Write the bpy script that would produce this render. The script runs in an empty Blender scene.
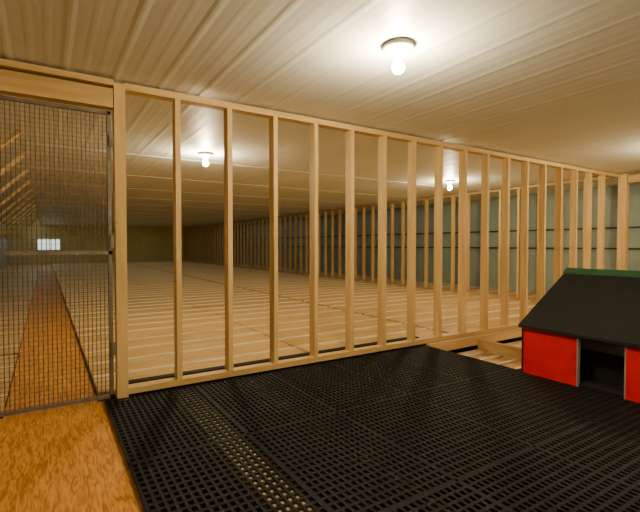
import bpy, bmesh, math, random
from mathutils import Vector, Matrix
random.seed(4)
S=bpy.context.scene
# ---------------------------------------------------------------- materials
def nmat(name):
    m=bpy.data.materials.new(name); m.use_nodes=True
    nt=m.node_tree; b=nt.nodes['Principled BSDF']; return m,nt,b
def mat_noise(name,c1,c2,scale=(5,5,5),rough=.6,spec=.5,metal=0,detail=5,dist=0,bump=0,lo=.35,hi=.65):
    m,nt,b=nmat(name)
    tc=nt.nodes.new('ShaderNodeTexCoord'); mp=nt.nodes.new('ShaderNodeMapping')
    mp.inputs['Scale'].default_value=scale
    n=nt.nodes.new('ShaderNodeTexNoise'); n.inputs['Scale'].default_value=1; n.inputs['Detail'].default_value=detail
    n.inputs['Distortion'].default_value=dist
    r=nt.nodes.new('ShaderNodeValToRGB')
    r.color_ramp.elements[0].position=lo; r.color_ramp.elements[1].position=hi
    r.color_ramp.elements[0].color=(*c1,1); r.color_ramp.elements[1].color=(*c2,1)
    L=nt.links.new
    L(tc.outputs['Object'],mp.inputs[0]); L(mp.outputs[0],n.inputs['Vector']); L(n.outputs['Fac'],r.inputs[0]); L(r.outputs[0],b.inputs['Base Color'])
    b.inputs['Roughness'].default_value=rough; b.inputs['Metallic'].default_value=metal
    b.inputs['Specular IOR Level'].default_value=spec
    if bump:
        bp=nt.nodes.new('ShaderNodeBump'); bp.inputs['Strength'].default_value=bump; bp.inputs['Distance'].default_value=.005
        L(n.outputs['Fac'],bp.inputs['Height']); L(bp.outputs[0],b.inputs['Normal'])
    return m
def emis(name,c,s):
    m,nt,b=nmat(name)
    b.inputs['Base Color'].default_value=(*c,1)
    b.inputs['Emission Color'].default_value=(*c,1); b.inputs['Emission Strength'].default_value=s
    return m
stud=mat_noise('stud_pine',(.54,.35,.12),(.72,.49,.21),(14,14,1.2),.6)
plate=mat_noise('plate_pine',(.52,.34,.12),(.72,.49,.22),(1.2,14,14),.6)
beamY=mat_noise('beam_pine',(.42,.26,.09),(.56,.38,.17),(14,1.2,14),.6)
ply=mat_noise('plywood_orange',(.40,.14,.008),(.76,.35,.045),(54,7,5),.5,detail=3,dist=1.6,lo=.36,hi=.6)
slat=mat_noise('slat_beige',(.54,.33,.10),(.68,.44,.16),(1.2,9,5),.42)
slatlt=mat_noise('slat_base_cream',(.92,.83,.60),(.96,.88,.68),(3,3,3),.4)
joistm=mat_noise('joist_tan',(.50,.36,.19),(.70,.54,.32),(9,9,9),.6)
joistd=mat_noise('joist_tan_dark',(.20,.14,.08),(.32,.24,.14),(9,9,9),.6)
gapm=mat_noise('slat_gap_brown',(.14,.085,.03),(.18,.11,.04),(3,3,3),.8)
gapd=mat_noise('aisle_gap_dark',(.05,.03,.012),(.07,.045,.02),(3,3,3),.8)
black=mat_noise('black_plastic',(.006,.006,.007),(.010,.010,.011),(30,30,30),.7,.2)
void=mat_noise('dark_void',(.006,.005,.004),(.012,.01,.008),(3,3,3),.9,.1)
ceilm=mat_noise('ceiling_white_metal',(.76,.78,.73),(.84,.85,.81),(1.5,.3,1),.5,.45)
teal=mat_noise('wall_teal_metal',(.25,.33,.30),(.31,.38,.34),(2,2,2),.5)
tanw=mat_noise('wall_tan_board',(.60,.50,.20),(.66,.56,.26),(2,2,2),.7)
wire=mat_noise('wire_galv',(.08,.06,.05),(.14,.11,.09),(20,20,20),.5,metal=.4)
frame=mat_noise('door_frame_grey',(.16,.14,.12),(.24,.21,.18),(12,12,12),.5,metal=.4)
red=mat_noise('doghouse_red',(.62,.002,.004),(.72,.003,.006),(8,8,8),.5,.3)
roofm=mat_noise('roof_black_felt',(.009,.010,.011),(.017,.018,.019),(60,60,60),.8,.25,bump=.2)
green=mat_noise('ridge_green',(.008,.08,.035),(.014,.11,.05),(10,10,10),.5)
grey=mat_noise('inner_grey',(.28,.24,.24),(.34,.30,.29),(6,6,6),.7)
porc=mat_noise('porcelain_white',(.78,.76,.72),(.84,.82,.78),(6,6,6),.3)
cable=mat_noise('cable_black',(.02,.02,.02),(.03,.03,.03),(6,6,6),.5)
bulbm=emis('bulb_warm_glow',(1,.80,.48),1400)
skyg=emis('window_daylight',(.8,.95,.9),1.2)
# ---------------------------------------------------------------- builders
class B:
    def __init__(s): s.bm=bmesh.new(); s.m=[]
    def mi(s,mat):
        if mat not in s.m: s.m.append(mat)
        return s.m.index(mat)
    def box(s,x0,x1,y0,y1,z0,z1,mat):
        i=s.mi(mat)
        v=[s.bm.verts.new(p) for p in ((x0,y0,z0),(x1,y0,z0),(x1,y1,z0),(x0,y1,z0),(x0,y0,z1),(x1,y0,z1),(x1,y1,z1),(x0,y1,z1))]
        for f in ((0,3,2,1),(4,5,6,7),(0,1,5,4),(1,2,6,5),(2,3,7,6),(3,0,4,7)):
            s.bm.faces.new([v[k] for k in f]).material_index=i
    def beam(s,p,q,w,h,mat,up=(0,0,1)):
        i=s.mi(mat); p=Vector(p);q=Vector(q);d=(q-p).normalized()
        a=d.cross(Vector(up)).normalized(); b=a.cross(d)
        v=[]
        for c in (p,q):
            for sa,sb in ((-1,-1),(1,-1),(1,1),(-1,1)): v.append(s.bm.verts.new(c+a*sa*w/2+b*sb*h/2))
        for f in ((0,1,2,3),(7,6,5,4),(0,4,5,1),(1,5,6,2),(2,6,7,3),(3,7,4,0)):
            s.bm.faces.new([v[k] for k in f]).material_index=i
    def prism(s,poly,y0,y1,mat):
        i=s.mi(mat)
        a=[s.bm.verts.new((x,y0,z)) for x,z in poly]; b=[s.bm.verts.new((x,y1,z)) for x,z in poly]
        s.bm.faces.new(a).material_index=i; s.bm.faces.new(b[::-1]).material_index=i
        n=len(a)
        for k in range(n): s.bm.faces.new([a[k],b[k],b[(k+1)%n],a[(k+1)%n]]).material_index=i
    def lathe(s,cx,cy,prof,mat,n=32):
        i=s.mi(mat); rings=[]
        for r,z in prof:
            rings.append([s.bm.verts.new((cx+max(r,1e-4)*math.cos(2*math.pi*k/n),cy+max(r,1e-4)*math.sin(2*math.pi*k/n),z)) for k in range(n)])
        for a,b in zip(rings,rings[1:]):
            for k in range(n):
                f=s.bm.faces.new([a[k],a[(k+1)%n],b[(k+1)%n],b[k]]); f.material_index=i; f.smooth=True
    def done(s,name):
        bmesh.ops.recalc_face_normals(s.bm,faces=s.bm.faces)
        me=bpy.data.meshes.new(name); s.bm.to_mesh(me); s.bm.free()
        for m in s.m: me.materials.append(m)
        o=bpy.data.objects.new(name,me); S.collection.objects.link(o)
        return o
H=2.17; WY=3.31; XR=7.76; YF=29.0; XL=-1.65; XRR=9.3; YB=-3.0
# ---------------------------------------------------------------- shell
b=B(); b.box(XL,XRR,YB,YF+.1,-.5,-.40,void)
b.box(XL,.34,YB,WY+.06,-.40,-.08,ply)
b.box(-.24,.295,WY+.06,YF,-.40,-.08,ply)
b.done('floor')
b=B()
b.box(.30,XRR,3.46,YF,-.14,-.085,gapd)
b.box(XL,-.245,3.46,YF,-.15,-.10,gapd)
segs=[(.31,2.18),(2.20,4.06),(4.14,7.70),(7.74,XRR)]
y=3.47;k=0
while y<YF-.4:
    w=(.12,.13,.12,.030)[k%4]; top=(-.045,-.045,-.045,-.034)[k%4]; m=slatlt if k%4==3 else slat
    g=(.007,.007,.014,.016)[k%4]
    for x0,x1 in segs:
        b.box(x0,x1,y,y+w,-.086,top,m); b.box(x0,x1,y+w,y+w+g,-.086,-.062,gapm)
    b.box(XL,-.25,y,y+w,-.101,-.075,m)
    y+=w+g;k+=1
    if k%16==0: y+=.07
b.done('slatted_wood_floor')
b=B()
b.box(3.46,XRR,YB,3.30,-.34,-.30,gapd)
y=-1.0;k=0
while y<3.2:
    w=(.13,.03)[k%2]
    b.box(3.47,XRR,y,y+w,-.30,(-.225,-.21)[k%2],(slat,slatlt)[k%2]); y+=w+.02;k+=1
b.box(3.46,XRR,3.25,3.30,-.15,-.045,plate)
for x in (4.25,5.6): b.box(x,x+.045,YB,3.25,-.2,-.08,beamY)
b.done('lower_slat_floor')
# ceiling corrugated
bm=bmesh.new(); prof=[]
x=XL
while x<XRR:
    for dx,dz in ((0,0),(.060,0),(.075,-.0005),(.092,-.0005),(.107,0),(.150,0),(.165,-.0005),(.182,-.0005),(.197,0),(.240,0),(.262,-.0018),(.278,-.0018),(.300-.0001,0)):
        prof.append((x+dx,H+dz))
    x+=.3
a=[bm.verts.new((p[0],YB,p[1])) for p in prof]; c=[bm.verts.new((p[0],YF+.1,p[1])) for p in prof]
for k in range(len(a)-1): bm.faces.new([a[k],a[k+1],c[k+1],c[k]])
y=5.9
while y<YF:   # lap seams of the sheets
    v=[bm.verts.new(p) for p in ((XL,y,H+.001),(XRR,y,H+.001),(XRR,y,H-.005),(XL,y,H-.005),(XRR,y+.05,H-.005),(XL,y+.05,H-.005),(XRR,y+.05,H+.001),(XL,y+.05,H+.001))]
    bm.faces.new((v[0],v[1],v[2],v[3])); bm.faces.new((v[3],v[2],v[4],v[5])); bm.faces.new((v[5],v[4],v[6],v[7]))
    y+=1.8
me=bpy.data.meshes.new('ceiling'); bm.to_mesh(me); bm.free(); me.materials.append(ceilm)
o=bpy.data.objects.new('ceiling',me); S.collection.objects.link(o)
b=B(); b.box(XL-.1,XL,YB,YF+.1,-.5,H,teal); b.done('wall_left')
b=B(); b.box(XRR,XRR+.1,YB,YF+.1,-.5,H,teal); b.done('wall_right')
b=B(); b.box(XL,XRR,YF+.1,YF+.2,-.5,H,tanw); b.done('wall_far')
b=B(); b.box(XL,XRR,YB-.1,YB,-.5,H,tanw); b.done('wall_back')
b=B(); b.box(-.35,.75,YF+.06,YF+.10,.75,1.35,skyg)
for x in (-.39,.18,.75): b.box(x,x+.04,YF+.03,YF+.10,.71,1.39,porc)
for z in (.71,1.35): b.box(-.39,.79,YF+.03,YF+.10,z,z+.04,porc)
b.done('window_1')
# ---------------------------------------------------------------- stud partition front
HT=2.145
b=B()
b.box(.415,.487,WY,WY+.089,-.085,HT,stud)
sp=.1227*3.31
t0=(.001215*805*3.31-.843*3.31)/.536+.014
k=0
while t0+k*sp<XR-.05:
    xx=t0+k*sp; b.box(xx-.019,xx+.019,WY,WY+.089,0,HT-.038,stud); k+=1
b.box(.484,XR+.05,WY,WY+.089,HT-.038,HT+.01,plate)
b.box(.484,XR+.05,WY,WY+.089,-.045,0,plate)
b.box(-.75,.409,WY,WY+.089,1.97,2.10,plate)
b.box(-.75,.409,WY-.04,WY+.10,2.112,2.15,plate)
b.box(-.52,-.45,WY,WY+.089,-.08,1.97,stud)
b.done('stud_partition')
b=B(); b.box(.50,3.45,WY+.090,WY+.165,-.12,.010,black); b.done('floor_edge_strip')
b=B()
y=WY+.5
while y<YF: b.box(XR,XR+.089,y-.019,y+.019,0,HT-.04,stud); y+=.406
b.box(XR,XR+.089,WY+.1,YF,HT-.04,HT+.005,beamY); b.box(XR,XR+.089,WY+.1,YF,-.045,0,beamY)
b.done('stud_partition')
b=B()
b.box(XR,XR+.089,3.18,3.30,-.2,HT,stud)
b.box(XR,XR+.089,1.0,3.17,2.0,HT-.03,beamY)
y=2.9
while y>-2.9: b.box(XR,XR+.089,y-.019,y+.019,-.2,2.0,stud); y-=.406
b.done('stud_partition')
# ---------------------------------------------------------------- mesh door
b=B()
dx0,dx1,dz0,dz1=-.44,.395,-.055,1.945; dy=WY+.015
b.box(dx0,dx0+.022,dy,dy+.03,dz0,dz1,frame); b.box(dx1-.024,dx1,dy,dy+.03,dz0,dz1,frame)
b.box(dx0,dx1,dy,dy+.03,dz0,dz0+.022,frame); b.box(dx0,dx1,dy,dy+.03,dz1-.022,dz1,frame)
b.box(dx0,dx1,dy,dy+.03,.955,.98,frame)
x=dx0+.03
while x<dx1-.02: b.box(x-.0026,x+.0026,dy+.013,dy+.017,dz0,dz1,wire); x+=.026
z=dz0+.03
while z<dz1-.02: b.box(dx0,dx1,dy+.011,dy+.014,z-.0009,z+.0009,wire); z+=.030
for z in (.25,1.0,1.7): b.box(dx1-.012,dx1+.012,dy-.012,dy,z,z+.09,frame)
b.done('mesh_door')
# ---------------------------------------------------------------- braces in corridor
b=B()
y=5.2
while y<YF-1:
    b.beam((-.20,y,H-.03),(-.92,y,1.40),.04,.09,stud,up=(0,1,0)); b.box(XL,-.86,y-.02,y+.02,1.34,1.42,stud); y+=1.3
b.done('corridor_brace_frame')
b=B()
for z in (1.35,.95): b.beam((XRR-.03,YB,z),(XRR-.03,YF,z),.03,.03,cable)
b.done('wall_pipe')
# ---------------------------------------------------------------- mat
b=B()
zt=-.055
def matpart(x0,x1,y0,y1):
    n=max(1,round((x1-x0)/.036)); px=(x1-x0)/n
    for k in range(n+1):
        xx=x0+k*px; b.box(xx-.0068,xx+.0068,y0,y1,zt-.009,zt,black)
    n=max(1,round((y1-y0)/.050)); py=(y1-y0)/n
    for k in range(n+1):
        yy=y0+k*py; b.box(x0,x1,yy-.0085,yy+.0085,zt-.009,zt-.001,black)
Ys=[-.61,.35,1.31,2.27,3.285]
Xs=[.33,.96,1.575,2.19,2.81,3.43]
for i in range(5):
    for j in range(4): matpart(Xs[i]+.007,Xs[i+1]-.007,Ys[j]+.008,Ys[j+1]-.008)
for i in range(2):
    for j in range(3): matpart(3.43+i*.75+.008,3.43+(i+1)*.75-.008,Ys[j]+.008,Ys[j+1]-.06)
matpart(.34,.40,3.30,3.40)
b.done('black_slatted_floor_mat')
b=B()
b.box(.77,.93,-.6,3.29,-.125,-.066,joistm)
b.box(1.35,1.40,-.6,3.29,-.125,-.070,joistd)
b.box(3.35,3.44,-.6,3.29,-.39,-.067,void)
b.box(.341,.40,-.6,3.29,-.125,-.067,void)
for y in (-.5,1.4,3.18): b.box(.345,3.43,y,y+.04,-.39,-.126,void)
b.done('floor_joist')
# ---------------------------------------------------------------- doghouse
b=B()
gx0,gx1=3.39,4.87; gy0,gy1=.92,2.146; zb=-.053; ze=.345; xm=(gx0+gx1)/2; zr=.775
t=.02
b.box(gx0,gx0+t,1.70,gy1,zb,ze,red); b.box(gx0,gx0+t,gy0,1.375,zb,ze,red)
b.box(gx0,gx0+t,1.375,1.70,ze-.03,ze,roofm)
b.box(gx1-t,gx1,gy0,gy1,zb,ze,red)
for y in (gy0,gy1-t):
    b.prism([(gx0+t,zb),(gx1-t,zb),(gx1-t,ze),(xm,zr-.02),(gx0+t,ze)],y,y+t,red)
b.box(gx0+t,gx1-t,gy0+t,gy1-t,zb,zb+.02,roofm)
b.box(gx0-.004,gx0+.03,1.693,1.702,zb,ze,grey); b.box(gx0-.004,gx0+.03,1.373,1.382,zb,ze,grey)
b.box(gx0-.004,gx0+.024,gy1-.01,gy1+.004,zb,ze,roofm)
b.box(3.62,3.635,gy0+t,gy1-t,zb+.02,ze+.10,grey)
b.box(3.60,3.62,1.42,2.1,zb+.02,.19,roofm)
sl=(zr-ze)/(xm-gx0); ov=.03
def roof(sgn):
    xe=xm-sgn*(xm-gx0+ov); zee=ze-sl*ov
    b.prism([(xe,zee),(xm,zr),(xm,zr+.022),(xe,zee+.022)],gy0-.03,gy1+.02,roofm)
roof(1); roof(-1)
b.prism([(xm-.07,zr-.07*sl+.022),(xm,zr+.022),(xm+.07,zr-.07*sl+.022),(xm+.07,zr-.07*sl+.030),(xm,zr+.032),(xm-.07,zr-.07*sl+.030)],gy0-.04,gy1+.03,green)
b.done('doghouse')
# ---------------------------------------------------------------- lights
def bulb(x,y):
    b=B(); z=H-.003
    b.lathe(x,y,[(0,z),(.090,z),(.093,z-.012),(.088,z-.024),(.058,z-.032),(.040,z-.046),(.033,z-.066),(.0,z-.066)],porc)
    c=z-.125
    pr=[(.018,z-.064),(.019,z-.078)]
    for k in range(3,17):
        a=math.pi*k/16; pr.append((.036*math.sin(a),c+.036*math.cos(a)))
    b.lathe(x,y,pr,bulbm)
    b.done('ceiling_light_bulb')
for x,y in ((1.73,1.88),(1.71,5.36),(6.12,5.30),(6.12,1.84),(1.71,-1.7),(6.12,-1.7)): bulb(x,y)  # last two, unseen behind the camera, are added for ambient light
def area(x,y,sx,sy,p,z=H-.06,c=(1,.86,.6)):
    l=bpy.data.lights.new('fill_light','AREA'); l.shape='RECTANGLE'; l.size=sx; l.size_y=sy; l.energy=p; l.color=c  # added soft fill with no fixture, lifts the dim parts of the room
    o=bpy.data.objects.new('fill_light',l); S.collection.objects.link(o); o.location=(x,y,z)
area(4,8.5,6,4,17,c=(1,.82,.52)); area(4,13,6,5,15,c=(1,.85,.56)); area(4,19,6,5,13,c=(.97,.92,.65)); area(4,25,6,5,16,c=(1,.93,.65))
area(-.6,7,1.5,6,7,c=(1,.86,.6));area(-.6,16,1.5,8,8,c=(.9,1,.9));area(-.6,25,1.5,8,16,c=(.9,1,.9))
area(8.55,8,.9,8,6,c=(.95,.95,.95));area(8.55,18,.9,8,6,c=(.95,.95,.95))
area(2.0,0,4,4,16)
w=bpy.data.worlds.new('w'); S.world=w; w.use_nodes=True
w.node_tree.nodes['Background'].inputs[0].default_value=(.02,.02,.02,1)
# ---------------------------------------------------------------- camera
cd=bpy.data.cameras.new('cam'); cam=bpy.data.objects.new('camera',cd); S.collection.objects.link(cam)
cd.lens=432/640*36; cd.sensor_width=36; cam.location=(0,0,1.02)
d=Vector((.536,.843,-math.tan(math.radians(1.46))))
cam.rotation_euler=d.to_track_quat('-Z','Y').to_euler(); cd.clip_start=.02
S.camera=cam
